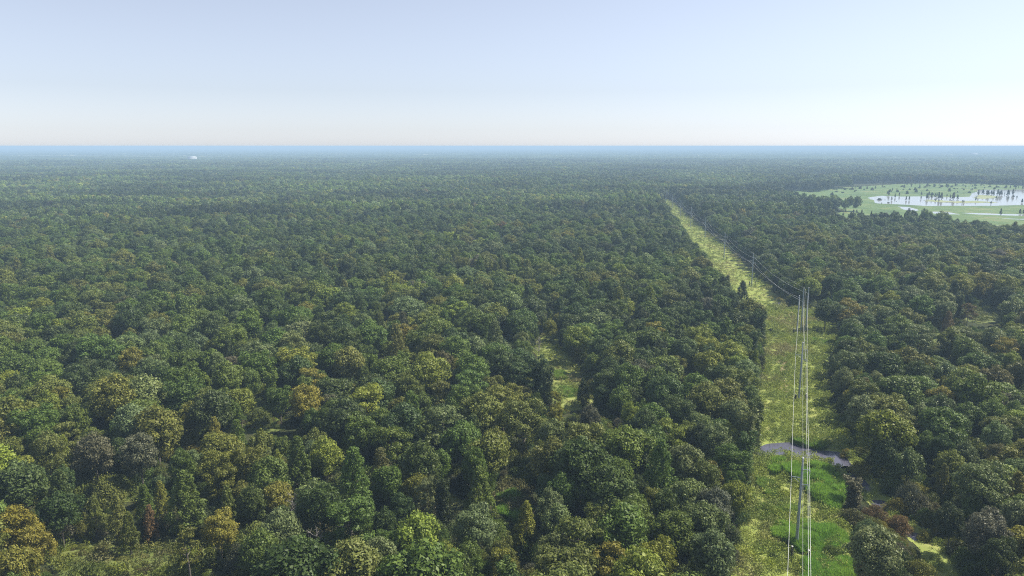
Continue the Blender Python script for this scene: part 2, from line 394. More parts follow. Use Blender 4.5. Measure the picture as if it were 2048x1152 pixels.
def mound_lobes(seed, Rr=5., h=5.5, n=26, lr=(1.3, 2.3)):
    r = np.random.default_rng(seed); L = []
    for i in range(n):
        u = (i + .5) / n; ct = 1 - u; st = math.sqrt(1 - ct * ct); a = i * 2.39996
        l = r.uniform(*lr); k = (1 + .25 * math.sin(2 * a + seed)) * r.uniform(.8, 1.15)
        L.append(((st * math.cos(a) * (Rr * k - l * .7), st * math.sin(a) * (Rr * k - l * .7), max(.8, ct * (h - l * .8) * r.uniform(.75, 1.15))), (l, l, l * .75), l * l / 2.6))
    return L
def layered_lobes(seed, Rr=5.6, h=17.):
    """airy, tiered crown with gaps between the sprays"""
    r = np.random.default_rng(seed); L = []
    for k in range(34):
        t = r.uniform(.38, 1); a = r.uniform(0, 6.28); e = Rr * math.sqrt(max(.05, 1 - ((t - .55) / .5) ** 2)) * r.uniform(.35, 1)
        s = r.uniform(1., 1.9)
        L.append(((e * math.cos(a), e * math.sin(a), h * t - .6), (s, s, s * .55), s * s * .45))
    return L
def pine_lobes(seed, h=15.):
    r = np.random.default_rng(seed); L = []
    for k in range(30):
        t = r.uniform(.45, 1); a = r.uniform(0, 6.28); e = 3.6 * (1.12 - t) ** .5 * r.uniform(.3, 1.1); s = r.uniform(.5, .95)
        L.append(((e * math.cos(a), e * math.sin(a), h * t - .3), (s, s, s * .6), s * s * .8))
    return L
def build_crown(name, L, per, size, seed, jit=.9, up=.35, mat=None):
    V = lobes_to_cards(L, per, size, up, jit, seed=seed)
    Fq = np.arange(len(V)).reshape(-1, 4)
    lv = np.random.default_rng(seed + 1).random(len(Fq))
    return V, Fq, lv
DENS = 1.0
KINDS = {}    # kind -> list of (crown_mesh, trunk_mesh, joined_mesh, ref_diameter, ref_height)
def add_kind(code, nm, lobes, per, size, seed, D, h, tr=None, jit=.9, up=.35):
    V, Fq, lv = build_crown(nm, lobes, per, size, seed, jit, up)
    cm = mesh_np("crown", V, [Fq], [M_LEAF], leafv=lv)
    tv, tf = tr if tr else trunk_parts(h, D * .42, seed + 5)
    tm = mesh_np("trunk", tv, [tf], [M_BARK])
    jm = mesh_np("tree", np.vstack([V, tv]), [Fq, tf + len(V)], [M_LEAF, M_BARK], midx=[0] * len(Fq) + [1] * len(tf), leafv=np.concatenate([lv, np.zeros(len(tf))]))
    KINDS.setdefault(code, []).append((cm, tm, jm, D, h))
for s in range(5): add_kind('b', "broad", broad_lobes(s + 1, n=[40, 52, 46, 60, 34][s], lr=[(1.2, 2.3), (.9, 1.8), (1.1, 2.1), (.8, 1.6), (1.4, 2.6)][s], h=[16, 17, 15, 16, 16][s]), [165, 190, 175, 210, 150][s], [.30, .27, .30, .25, .33][s], s * 7 + 3, 12., 16.)
for s in range(2): add_kind('l', "layered", layered_lobes(s + 31, h=16.), 190, .27, s * 7 + 93, 12., 16.)
for s in range(3): add_kind('c', "cypress", cypress_lobes(s + 51), 170, .2, s * 5 + 71, 7.6, 16., jit=1.2, up=.6)
add_kind('v', "vine", vine_lobes(3), 190, .26, 201, 4.6, 15.6)
add_kind('v', "vine", vine_lobes(8), 190, .26, 205, 4.6, 15.6)
for s in range(2): add_kind('m', "mound", mound_lobes(s + 61), 210, .2, s * 5 + 301, 10.5, 5.6, jit=1.1, tr=trunk_parts(5, 4, s + 9, 5, .12, .4))
add_kind('p', "pine", pine_lobes(5), 150, .2, 401, 7., 15., jit=1.3)
def dead_parts(seed, h=13.):
    r = np.random.default_rng(seed); P = []
    tp = [np.array([.5 * t * t, -.3 * t, h * .9 * t]) for t in np.linspace(0, 1, 7)]
    P.append(tube(tp, [.3 - .038 * i for i in range(7)], 6))
    for k in range(18):
        i = r.integers(2, 6); b = tp[i]; a = r.uniform(0, 6.28); L = r.uniform(2.5, 5) * (1.25 - i / 8)
        e = b + np.array([math.cos(a) * L, math.sin(a) * L, L * r.uniform(.3, .9)]); m = (b + e) / 2 + r.normal(0, .25, 3)
        P.append(tube([b, m, e], [.12, .08, .03], 5))
        for j in range(5):
            t = r.uniform(.4, 1); q0 = m + (e - m) * t; d = r.normal(0, 1, 3); d[2] = abs(d[2]) * .8; d /= np.linalg.norm(d)
            q1 = q0 + d * r.uniform(.9, 2.0); P.append(tube([q0, (q0 + q1) / 2 + r.normal(0, .1, 3), q1], [.05, .035, .015], 4))
    return merge(P)
DV, DF = dead_parts(5); DEAD_ME = mesh_np("branches", DV, [DF], [M_DEAD])
# lighter meshes for trees more than a kilometre off
FAR = []
for s in range(4):
    L = broad_lobes(s + 81, n=26, lr=(1.4, 2.6)); V = lobes_to_cards(L, 30, .62, .4, .8, seed=s + 500); Fq = np.arange(len(V)).reshape(-1, 4)
    FAR.append(mesh_np("far", V, [Fq], [M_LEAF], leafv=np.random.default_rng(s).random(len(Fq))))
L = cypress_lobes(99, Rr=3.4, n=30); V = lobes_to_cards(L, 34, .42, .5, .9, seed=520); Fq = np.arange(len(V)).reshape(-1, 4)
FAR.append(mesh_np("far", V, [Fq], [M_LEAF], leafv=np.random.default_rng(8).random(len(Fq))))

# colours (linear base colours of the leaves)
TINT = dict(D=(.072, .105, .028), E=(.048, .064, .022), G=(.108, .158, .030), Y=(.192, .232, .034), O=(.148, .168, .036), S=(.148, .188, .066),
            K=(.205, .200, .034), R=(.180, .128, .050), P=(.118, .120, .064), B=(.138, .132, .046))
WORDS = dict(D="dark green", E="blackish green", G="mid-green", Y="yellow-green", O="olive", S="silvery-green", K="golden", R="rusty", P="grey-brown", B="brownish")

# ------------------------------------------------------------------ where single trees stand: crown centre and width as seen, turned to metres
TREES = """
265 850 95 Sb|190 905 80 Pb|280 912 85 Pb|335 905 42 Km|383 902 42 Km|388 932 46 Sb|345 950 50 Om|25 835 62 Yb|85 880 70 Gb|130 872 62 Ol|20 950 66 Pm|60 945 60 Bm|78 985 60 Om|215 985 90 Om
555 938 46 Yc|475 876 46 Gc|522 890 50 Ob|430 870 44 Kc|30 1060 86 Kb|66 1098 72 Kb|30 1138 84 Kb|120 1025 80 Db|190 1030 44 Oc|235 1030 46 Oc|290 1008 44 Gc|322 998 40 Kc|300 1045 36 Rc|258 1062 42 Oc
370 1000 82 Gc|440 1060 80 Kb|552 992 60 Kb|505 1005 62 Db|450 965 70 Ol|375 1090 62 Op|560 1062 84 Sb|600 1115 90 Gl|150 960 50 Bm|410 925 50 Om|140 920 50 Dm|480 930 50 Ob
650 912 72 Yb|632 888 54 Ob|722 866 92 Gb|775 850 62 Db|818 925 42 Sb|762 940 58 Bc|842 940 46 Ym|882 930 52 Gb|835 975 62 Kb|905 965 42 Pm|884 1010 30 Ev|630 1000 78 Sb|702 1040 124 Gl|800 1022 52 Db
832 1072 92 Yb|890 1122 60 Yb|760 1120 84 Sb|950 1058 104 Sb|938 1112 62 Gb|1000 1130 66 Kl|980 908 92 Ob|1110 1112 84 Sb|1105 880 74 Sb|1080 918 44 Oc|1120 960 48 Om|1100 1018 64 Sb|1190 968 42 Ec|1195 1040 60 Ob
960 985 70 Gc|1052 1052 62 Kc|1250 900 112 Gb|1372 930 84 Sb|1340 868 74 Yl|1430 888 74 Sb|1492 870 42 Sv|1490 920 38 Dv|1412 956 72 Ob|1376 990 78 Sb|1430 1014 72 Pb|1470 990 62 Yb|1265 1040 84 Gb
1310 1008 62 Ol|1240 985 52 Gc|1160 1080 124 Ol|1115 1044 62 Sb|1312 1120 94 Yb|1222 1134 104 Kl|1404 1048 92 Sb|1424 1108 94 Sb|1466 1108 42 Pm|1262 1090 30 Pm|1480 1030 34 Dm|1200 880 60 Db|1150 920 44 Om|1290 940 50 Db
1155 676 62 Yb|1100 655 32 Kb|1110 602 28 Kb|1249 596 16 Ev|1283 594 18 Ev|1344 600 18 Ev|1257 668 20 Ev|1290 684 18 Dv|1215 632 56 Db|1402 640 52 Db|1415 610 42 Pb|1440 650 36 Db|1306 664 50 Kl|1280 752 62 Pb|1370 702 58 Sb
1330 790 86 Db|1412 802 82 Ob|1242 800 50 Gb|1180 836 42 Pb|1166 782 28 Ec|1028 796 68 Kl|1063 812 24 Dc|1112 836 44 Kl|1080 760 36 Dv|1095 775 28 Dv|1440 760 60 Db|1490 740 56 Sb|1480 690 50 Gb|1500 800 44 Sb|1470 830 60 Sb|1200 715 46 Pm|1220 740 50 Db|1190 770 40 Om
1510 850 34 Dv|1500 640 44 Db|1520 655 24 Dv|1485 585 30 Ec|1290 850 60 Db|1150 850 40 Om|1400 850 60 Sb|1240 850 46 Pm
810 615 74 Sb|760 620 36 Sb|896 622 32 Sb|850 642 46 Sb|875 664 84 Gb|960 650 86 Gb|1035 650 62 Db|1020 610 62 Sb|690 632 52 Yb|730 652 42 Sb|806 676 52 Kb|740 670 46 Gb|702 692 28 Sb|675 700 30 Pb|672 728 28 Rc|775 697 32 Yb|845 730 42 Yb|885 752 42 Sb|930 740 56 Kb
950 702 62 Sb|1000 725 64 Db|815 776 72 Ob|880 786 62 Ol|930 802 84 Gb|985 775 50 Ob|735 808 94 Yl|765 852 62 Gb|660 808 44 Pb|992 888 62 Ob|1110 803 32 Kl|1045 700 40 Gb|600 655 56 Gb|612 624 42 Kb|545 672 58 Db|500 702 54 Ob|510 728 30 Yb|595 745 74 Db|620 762 60 Kl|560 800 60 Gb|660 592 54 Yb
40 632 52 Yb|22 692 72 Ol|90 652 42 Pb|115 672 62 Db|195 702 92 Gb|265 728 62 Kb|270 762 42 Db|95 702 46 Sb|225 664 40 Kb|175 645 50 Kl|310 608 74 Gb|260 627 60 Gb|435 590 38 Sb|420 702 30 Yb|427 732 26 Rl|460 730 42 Pb|330 702 52 Gb|365 662 62 Gb|400 772 52 Yb|355 762 44 Db
290 792 94 Sb|115 800 62 Kl|205 800 72 Ob|35 776 52 Db|180 750 26 Yb|155 762 72 Db|480 800 64 Yb|440 800 46 Gb|150 830 50 Gb|520 830 50 Om|330 850 60 Gb|380 835 50 Ob|20 900 56 Ob
1665 662 26 Ym|1700 670 48 Db|1702 728 64 Sb|1688 762 48 Sb|1725 776 42 Bl|1752 760 38 Sb|1800 778 84 Gb|1835 755 62 Db|1890 750 48 Sb|1955 790 94 Gb|1720 702 50 Ob|1752 688 48 Gb|1820 640 62 Ol|1772 642 52 Db|1700 620 62 Kl|1652 624 46 Db|1780 602 42 Yb|1820 590 38 Db
1902 680 54 Ob|1856 686 24 Ym|1858 662 24 Ym|1885 620 44 Sb|1937 622 34 Rl|1896 645 28 Rc|1910 602 28 Db|2010 700 54 Kl|1970 722 38 Kl|2022 730 44 Yb|2040 702 36 Bb|1990 762 62 Bb|1930 572 38 Yb|1960 582 24 Kb|2010 592 38 Db
1770 868 114 Yb|1722 830 74 Sb|1694 905 28 Km|1732 902 46 Om|1722 936 48 Km|1776 912 64 Db|1815 930 58 Sb|1852 890 44 Gb|1882 902 52 Db|1950 852 64 Em|1992 880 62 Sb|1985 830 60 Gb|1932 912 48 Sb|1962 968 114 Sb|1852 942 48 Om|1786 976 44 Dm|1832 982 60 Km
1886 962 38 Oc|1990 912 44 Bl|2032 942 54 Sb|2032 992 64 Kc|1942 1012 44 Gb|1800 1010 52 Km|1856 1036 44 Om|1902 1042 64 Eb|1972 1062 94 Pb|2034 1040 70 Sb|1748 1112 112 Sb|1840 1140 68 Km|1706 985 34 Pv|1706 1034 56 Bm|1742 1050 52 Om|1800 1046 54 Rm|1850 1070 34 Km
1795 1084 34 Ym|1708 1092 28 Ym|1930 1102 60 Pm|1802 1112 26 Rm|1752 1022 42 Rm|1775 948 30 Pm|1790 968 34 Pm|2040 880 50 Db|2000 1110 70 Db|1880 820 60 Db|1920 850 50 Db|2030 830 50 Gb|1840 835 50 Sb
"""
TR = []   # x, y, D, h, tint code, kind
def put(u, v, wpx, code, kind):
    h = 14.
    for _ in range(6):
        zc = {'m': .5, 'v': .5, 'c': .55}.get(kind, .68) * h
        x, y = unproj(u, v, zc); D = wpx * depth_of(x, y, zc) / F
        if u == 1706 and kind == 'v': h = 8.; continue
        if kind == 'm': h = min(D * .62, 6.)
        elif kind == 'v': h = min(17., 11 + D); 
        elif kind in 'cp': h = max(9., min(19., D * 1.25 + 5))
        else: h = max(8., min(19., D * .75 + 6.5))
    if kind == 'v': D = max(D, 4.)
    return x, y, D, h
for line in TREES.strip().split("\n"):
    for it in line.split("|"):
        u, v, wp, c = it.split(); x, y, D, h = put(float(u), float(v), float(wp), c[0], c[1])
        TR.append((x, y, D, h, c[0], c[1]))
PX = np.array([(t[0], t[1]) for t in TR]); 
# keep mapped trees off the open ground
sdv = open_sd(PX)
PXO = [np.array(strip_px, float), np.array([(1068, 690), (1090, 668), (1118, 676), (1112, 694), (1135, 708), (1150, 735), (1172, 765), (1188, 795), (1150, 812), (1115, 806), (1090, 780)], float)] + [np.array([proj(x, y, 0) for x, y in g]) for g in GLADES[:6] + GLADES[7:] + [CHANNEL]]
PXB = [(q[:, 0].min(), q[:, 1].min(), q[:, 0].max(), q[:, 1].max()) for q in PXO]
def hides(x, y, h, D):
    rp = D * .35 * F / float(depth_of(x, y, h))
    P = np.array([proj(x, y, h * .92), proj(x, y, h * .6)])
    for q, (x0, y0, x1, y1) in zip(PXO, PXB):
        if P[:, 0].max() > x0 - rp and P[:, 0].min() < x1 + rp and P[:, 1].max() > y0 - rp and P[:, 1].min() < y1 + rp and (sdist(P, q) > -rp).any(): return True
    return False
BRUSH = G([(1700, 1000), (1690, 890), (1730, 885), (1830, 955), (1920, 1050), (1985, 1150), (2000, 1260), (1700, 1260)])
# ------------------------------------------------------------------ filling the forest between them
AZ = R(43)
def code_for(x, y):
    u, v = proj(x, y, 11)
    n = float(fbm(x / 55., y / 55., 21, 3)); m = float(fbm(x / 140., y / 140., 22, 3)); r = rng.random()
    right = u > 1560
    if right and v > 480: wts = dict(D=18, E=6, G=20, O=20, S=18, Y=7, K=8, B=9, P=9, R=2)
    elif v > 860 and u < 620: wts = dict(D=14, E=8, G=20, O=24, S=8, Y=6, K=14, B=5, P=9, R=1)
    elif v < 520: wts = dict(D=26, E=8, G=38, O=8, S=24, Y=5, K=1.5, B=1.5, P=3, R=.3)
    else: wts = dict(D=22, E=4, G=34, O=14, S=16, Y=10, K=4, B=2, P=3, R=.5)
    if m > .56: wts['Y'] *= 2; wts['O'] *= 1.7; wts['K'] *= 1.5
    if m < .44: wts['D'] *= 1.8; wts['S'] *= 1.4
    if n > .58: wts['O'] *= 2; wts['B'] *= 2.5; wts['Y'] *= 1.5
    q_ = float(np.clip((fbm(x / 38., y / 38., 23, 3) - .28) / .44, 0, 1)); r = .5 * q_ + .5 * r     # neighbours tend to be of a kind
    ks = [k for k in "ESDGOYKBPR" if k in wts]; t = sum(wts.values()) * r
    for k in ks:
        t -= wts[k]
        if t <= 0: return k
    return 'G'
cell = {}
def cadd(x, y, rad): cell.setdefault((int(x // 12), int(y // 12)), []).append((x, y, rad))
def cfree(x, y, rad, k=.69):
    cx, cy = int(x // 12), int(y // 12)
    for i in range(cx - 2, cx + 3):
        for j in range(cy - 2, cy + 3):
            for (a, b, q) in cell.get((i, j), ()):
                if (a - x) ** 2 + (b - y) ** 2 < (k * (q + rad)) ** 2: return False
    return True
for t in TR: cadd(t[0], t[1], t[2] / 2)
NEAR_END = 900.
N = 90000
rad_ = np.sqrt(rng.uniform(98 ** 2, NEAR_END ** 2, N)); az = rng.uniform(-AZ, AZ, N)
cand = np.stack([rad_ * np.sin(az), rad_ * np.cos(az)], 1)
bsd = sdist(cand, BRUSH)
csd = open_sd(cand); gapn = fbm(cand[:, 0] / 28, cand[:, 1] / 28, 77, 3)
Ds = np.where(rng.random(N) < .3, rng.uniform(5.5, 8, N), rng.uniform(8, 14.5, N))
order = np.argsort(-Ds[:N // 2]); order = np.concatenate([order, np.arange(N // 2, N)])
for i in order:
    D = float(Ds[i]); x, y = cand[i]
    if csd[i] > -D * .42: continue
    if not cfree(x, y, D / 2): continue
    c = code_for(x, y); r = rng.random()
    k = 'b' if r < .76 else 'l' if r < .82 else 'c' if r < .93 else 'v' if r < .96 else 'm'
    if gapn[i] > .66 and D < 11: k = 'm'
    if k == 'c': D *= .75
    if k == 'v': D = 4.5
    h = {'m': D * .5, 'v': 15., 'c': D * 1.2 + 6}.get(k, min(19, D * .72 + 6.5)) * rng.uniform(.88, 1.12)
    if x / y > .45 and k != 'm': h *= .92
    h *= .80 + .42 * float(fbm(x / 55, y / 55, 88, 2))
    u_, v_ = proj(x, y, 11)
    if 1180 < u_ < 1510 and 560 < v_ < 770 and rng.random() < .2: k = 'v'; D = 4.6; h = 15.5; c = 'E' if rng.random() < .6 else 'D'
    if bsd[i] > 0: k = 'm'; D = min(D, 7); h = D * .5
    if rad_[i] < 620 and hides(x, y, h, D):
        if k == 'm' or hides(x, y, 3., 6.): continue
        k = 'm'; D = 6.; h = 3.
    TR.append((x, y, D, h, c, k)); cadd(x, y, Ds[i] / 2)
print("near trees", len(TR))

# ------------------------------------------------------------------ individual trees (the largest in view)
def tint_of(c):
    b = np.array(TINT[c]); b = b * rng.uniform(.82, 1.2) * np.array([rng.uniform(.9, 1.1), 1, rng.uniform(.85, 1.15)])
    return [float(v) for v in b]
info = []
for i, t in enumerate(TR):
    zc = t[3] * .7; u, v = proj(t[0], t[1], zc); d = depth_of(t[0], t[1], zc); rp = t[2] / 2 * F / d
    vis = (-.3 * rp < u < 2048 + .3 * rp) and v < 1152 + rp * .5
    info.append((u, v, d, vis))
vis_i = [i for i in range(len(TR)) if info[i][3]]
vis_i.sort(key=lambda i: info[i][2] / max(TR[i][2], 3) ** .35)
cnt = {'tree': 0, 'bush': 0}; hero = []
for i in vis_i:
    g = 'bush' if TR[i][5] == 'm' else 'tree'
    if cnt[g] >= (292 if g == 'tree' else 90): continue
    if info[i][2] > 520: continue
    cnt[g] += 1; hero.append(i)
hset = set(hero)
print("individual", cnt)
NAME = dict(b="broadleaf_tree", l="airy_broadleaf_tree", c="cypress_tree", v="vine_covered_tree", m="bush", p="pine_tree")
LOOK = dict(b="round-crowned tree", l="loose-crowned tree", c="feathery cypress", v="vine-draped tree", m="low bush", p="thin pine")
CAT = dict(b="tree", l="tree", c="tree", v="tree", m="bush", p="tree")
BANDS = [(1080, "at the photo's bottom edge"), (1035, "level with the nearest pole's foot"), (985, "level with the lower reed bed"), (935, "level with the nearest pole's top"), (885, "level with the creek"),
         (835, "just below the second pole's level"), (785, "level with the second pole's foot"), (735, "level with the lower meadow end"), (685, "level with the second pole's top"),
         (635, "level with the corner poles' feet"), (0, "level with the corner poles' tops")]
def ordn(n): return {1: "first", 2: "second", 3: "third", 4: "fourth", 5: "fifth", 6: "sixth", 7: "seventh", 8: "eighth", 9: "ninth", 10: "tenth", 11: "eleventh", 12: "twelfth"}.get(n, "%dth" % n)
buckets = {}
for i in hero:
    u, v = info[i][:2]; bd = next(b for a, b in BANDS if v >= a)
    side = 'right' if TR[i][0] > np.interp(TR[i][1], [p[1] for p in POLES], [p[0] for p in POLES]) else 'left'
    buckets.setdefault((TR[i][4], TR[i][5], bd, side), []).append(i)
LAB = {}
for (c, k, bd, side), L in buckets.items():
    L.sort(key=lambda i: info[i][0], reverse=(side == 'left'))
    for n, i in enumerate(L):
        if len(L) == 1: LAB[i] = "only %s %s %s of the strip, %s" % (WORDS[c], LOOK[k], side, bd)
        else: LAB[i] = "%s %s %s out %s of the strip, %s" % (ordn(n + 1), WORDS[c], LOOK[k], side, bd)
mass_pts = []
def proto_index(k):
    L = list(KINDS); base = 0
    for q in L:
        if q == k: return base + int(rng.integers(len(KINDS[q])))
        base += len(KINDS[q])
for i, t in enumerate(TR):
    x, y, D, h, c, k = t; rz = float(rng.uniform(0, 6.283)); tn = tint_of(c)
    if i in hset:
        cm, tm, jm, rD, rh = KINDS[k][int(rng.integers(len(KINDS[k])))]
        e = empty(NAME[k], (x, y, 0), rz); e.scale = (D / rD, D / rD * float(rng.uniform(.9, 1.1)), h / rh)
        tag(e, LAB[i], CAT[k], "bushes of the swamp forest" if k == 'm' else "trees of the swamp forest")
        cr = link("crown" if k != 'm' else "foliage", cm, e); cr["tint"] = tn
        link("trunk" if k != 'm' else "stem", tm, e)
    else:
        rD, rh = KINDS[k][0][3:5]
        mass_pts.append((x, y, 0, rz, D / rD, D / rD, h / rh, proto_index(k), *tn))

# dead trees
for u, v, wp, lb in ((1352, 1065, 62, "leafless bleached tree standing in a dark gap near the strip's left edge"),
                     (632, 1085, 40, "small bare grey tree near the bottom edge left of centre"),
                     (590, 1010, 36, "thin leafless grey snag among green crowns below left centre"),
                     (1322, 690, 22, "tall pale bare trunk right of the meadow among dark crowns"), (100, 652, 26, "bare grey tree near the left edge, far up"), (185, 660, 18, "pale leafless tree just below the rusty crowns at left"), (235, 765, 18, "bleached snag beside a dark crown left of centre"),
                     (1095, 1128, 24, "pale bare snag at the bottom edge near the middle"), (1078, 690, 16, "small bare tree at the meadow's upper left corner"), (1890, 745, 20, "leafless grey tree in the right-hand forest"), (1180, 838, 26, "bare purplish tree just below the meadow"),
                     (690, 705, 20, "bare purplish tree beside the orange one left of the meadow")):
    x, y, D, h = put(u, v, wp, 'P', 'b'); e = empty("dead_tree", (x, y, 0), u * .01); e.scale = (D / 8, D / 8, max(10, h) / 12)
    tag(e, lb, "dead tree"); link("branches", DEAD_ME, e)

# ------------------------------------------------------------------ instanced masses
def proto_collection(name, meshes):
    col = bpy.data.collections.new(name)      # not linked to the scene: only the instances show
    for i, me in enumerate(meshes):
        o = bpy.data.objects.new("%s_%02d" % (name, i), me); col.objects.link(o)
    return col
def scatter(name, col, pts, label, cat):
    A = np.array(pts, np.float32); me = bpy.data.meshes.new(name)
    me.vertices.add(len(A)); me.vertices.foreach_set("co", A[:, :3].ravel())
    a = me.attributes.new("rot", 'FLOAT_VECTOR', 'POINT'); r3 = np.zeros((len(A), 3), np.float32); r3[:, 2] = A[:, 3]; a.data.foreach_set("vector", r3.ravel())
    a = me.attributes.new("scl", 'FLOAT_VECTOR', 'POINT'); a.data.foreach_set("vector", A[:, 4:7].ravel())
    a = me.attributes.new("idx", 'INT', 'POINT'); a.data.foreach_set("value", A[:, 7].astype(np.int32))
    a = me.attributes.new("tint", 'FLOAT_COLOR', 'POINT'); c4 = np.ones((len(A), 4), np.float32); c4[:, :3] = A[:, 8:11]; a.data.foreach_set("color", c4.ravel())
    o = link(name, me)
    ng = bpy.data.node_groups.new(name, "GeometryNodeTree")
    ng.interface.new_socket("Geometry", in_out='INPUT', socket_type='NodeSocketGeometry')
    ng.interface.new_socket("Geometry", in_out='OUTPUT', socket_type='NodeSocketGeometry')
    gi = ng.nodes.new("NodeGroupInput"); go = ng.nodes.new("NodeGroupOutput")
    ip = ng.nodes.new("GeometryNodeInstanceOnPoints"); ci = ng.nodes.new("GeometryNodeCollectionInfo")
    ci.inputs["Collection"].default_value = col; ci.inputs["Separate Children"].default_value = True; ci.inputs["Reset Children"].default_value = True
    def att(n, t):
        q = ng.nodes.new("GeometryNodeInputNamedAttribute"); q.data_type = t; q.inputs["Name"].default_value = n
        return q.outputs["Attribute"]
    ng.links.new(gi.outputs[0], ip.inputs["Points"]); ng.links.new(ci.outputs[0], ip.inputs["Instance"])
    ip.inputs["Pick Instance"].default_value = True
    ng.links.new(att("idx", 'INT'), ip.inputs["Instance Index"])
    e2r = ng.nodes.new("FunctionNodeEulerToRotation"); ng.links.new(att("rot", 'FLOAT_VECTOR'), e2r.inputs[0])
    ng.links.new(e2r.outputs[0], ip.inputs["Rotation"]); ng.links.new(att("scl", 'FLOAT_VECTOR'), ip.inputs["Scale"])
    ng.links.new(ip.outputs[0], go.inputs[0])
    o.modifiers.new("scatter", 'NODES').node_group = ng
    return tag(o, label, cat, kind="stuff")
near_col = proto_collection("forest_tree", [k[2] for L in KINDS.values() for k in L])
scatter("forest_canopy", near_col, mass_pts, "unbroken swamp forest canopy filling the middle distance", "forest")
# far trees: jittered grid, growing coarser with distance
far = []
NF = len(FAR)
def ring(d0, d1, sp, sc0):
    n1 = int(d1 * math.sin(AZ) / sp) + 1
    xs = np.arange(-n1, n1 + 1) * sp; ys = np.arange(d0 * math.cos(AZ), d1, sp * .92)
    X, Y = np.meshgrid(xs, ys); X = X + (np.arange(len(ys)) % 2)[:, None] * sp * .5
    X = X + rng.uniform(-.42, .42, X.shape) * sp; Y = Y + rng.uniform(-.42, .42, Y.shape) * sp
    P = np.stack([X.ravel(), Y.ravel()], 1); rr_ = np.hypot(*P.T); a_ = np.arctan2(P[:, 0], P[:, 1])
    P = P[(rr_ > d0) & (rr_ <= d1) & (np.abs(a_) < R(38.5))]
    # keep off the open ground; bare patches now and then
    P = P[open_sd(P) < -4]
    big = fbm(P[:, 0] / 420, P[:, 1] / 420, 31, 3); P2 = P
    n = len(P2); s = rng.uniform(.78, 1.25, n) * sc0
    hsz = rng.uniform(.65, 1.25, n) * (1 + .35 * (fbm(P[:, 0] / 90, P[:, 1] / 90, 35, 3) - .5)) * (.75 + .5 * big)
    idx = np.where(rng.random(n) < .12, NF - 1, rng.integers(0, NF - 1, n))
    tone = .55 + 1.0 * np.clip((fbm(P[:, 0] / 160, P[:, 1] / 110, 37, 4) - .3) / .4, 0, 1)
    for j in range(n):
        c = code_for(P2[j, 0], P2[j, 1]) if d0 < 2500 else ('D', 'G', 'G', 'S', 'D', 'O')[int(rng.integers(6))]
        far.append((P2[j, 0], P2[j, 1], 0, rng.uniform(0, 6.28), s[j], s[j], hsz[j], idx[j], *(v_ * tone[j] for v_ in tint_of(c))))
ring(NEAR_END, 1700, 8.6, .86)
ring(1700, 2900, 11.0, 1.08)
ring(2900, 4700, 16., 1.55)
print("far trees", len(far))
scatter("distant_forest", proto_collection("distant_tree", FAR), far, "hazy blue-green forest stretching toward the horizon", "forest")

def in_poly_(poly, n):
    lo, hi = poly.min(0), poly.max(0); Q = np.stack([rng.uniform(lo[0], hi[0], n * 3), rng.uniform(lo[1], hi[1], n * 3)], 1); return Q[sdist(Q, poly) > 0][:n]
# low growth under and between the near trees
und = []; bushes = [k[2] for k in KINDS['m']]
N = 15000; rad_ = np.sqrt(rng.uniform(98 ** 2, 560 ** 2, N)); az = rng.uniform(-R(40), R(40), N)
P = np.stack([rad_ * np.sin(az), rad_ * np.cos(az)], 1); s_ = open_sd(P)
for (x, y), s in zip(P, s_):
    if s > -.8: continue
    D = rng.uniform(3, 7.5); h = D * rng.uniform(.5, 1.05)
    if hides(x, y, h, D):
        D = 2.5; h = 1.2
        if hides(x, y, h, D): continue
    c = ('D', 'G', 'O', 'G', 'E', 'P', 'O', 'S')[int(rng.integers(8))]
    und.append((x, y, 0, rng.uniform(0, 6.28), D / 10.5, D / 10.5, h / 5.6, int(rng.integers(2)), *tint_of(c)))
mb = []
for (x, y), b_ in zip(*(lambda Q: (Q, sdist(Q, MARSH)))(in_poly_(MARSH, 1500))):
    px_, py_ = proj(x, y, 0)
    if max(float(sdist(np.array([[x, y]]), q)[0]) for q in LAKES) > -6: continue
    if rng.random() > (.4 if py_ < 381 else .12 if py_ < 388 else .02): continue
    D = rng.uniform(2.5, 6.5); mb.append((x, y, 0, rng.uniform(0, 6.28), D / 10.5, D / 10.5, D * rng.uniform(.5, 1.1) / 5.6, int(rng.integers(2)), *tint_of(('D', 'G', 'D', 'P')[int(rng.integers(4))])))
scatter("marsh_shrubs", proto_collection("marsh_bush", bushes), mb, "scattered dark shrubs along the far edge of the marsh", "shrubs")
for x, y in in_poly_(BRUSH, 190):
    D = rng.uniform(1.5, 4.2)
    if sdist(np.array([[x, y]]), CHANNEL)[0] > -D * .3 or hides(x, y, D * .5, D): continue
    und.append((x, y, 0, rng.uniform(0, 6.28), D / 10.5, D / 10.5, D * rng.uniform(.5, .9) / 5.6, int(rng.integers(2)), *tint_of('BKORGYOP'[int(rng.integers(8))])))
# ragged brush in the brushy clearings and along their rims
for g in GLADES[:2] + GLADES[4:5]:
    lo, hi = g.min(0), g.max(0); Q = np.stack([rng.uniform(lo[0], hi[0], 160), rng.uniform(lo[1], hi[1], 160)], 1)
    for (x, y), s in zip(Q, sdist(Q, g)):
        if s < 0 or rng.random() < .3: continue
        D = rng.uniform(1.2, 3); und.append((x, y, 0, rng.uniform(0, 6.28), D / 10.5, D / 10.5, D * .5 / 5.6, int(rng.integers(2)), *tint_of(('O', 'B', 'O', 'G', 'Y')[int(rng.integers(5))])))
scatter("undergrowth", proto_collection("undergrowth_bush", bushes), und, "tangled undergrowth filling gaps beneath the forest trees", "undergrowth")

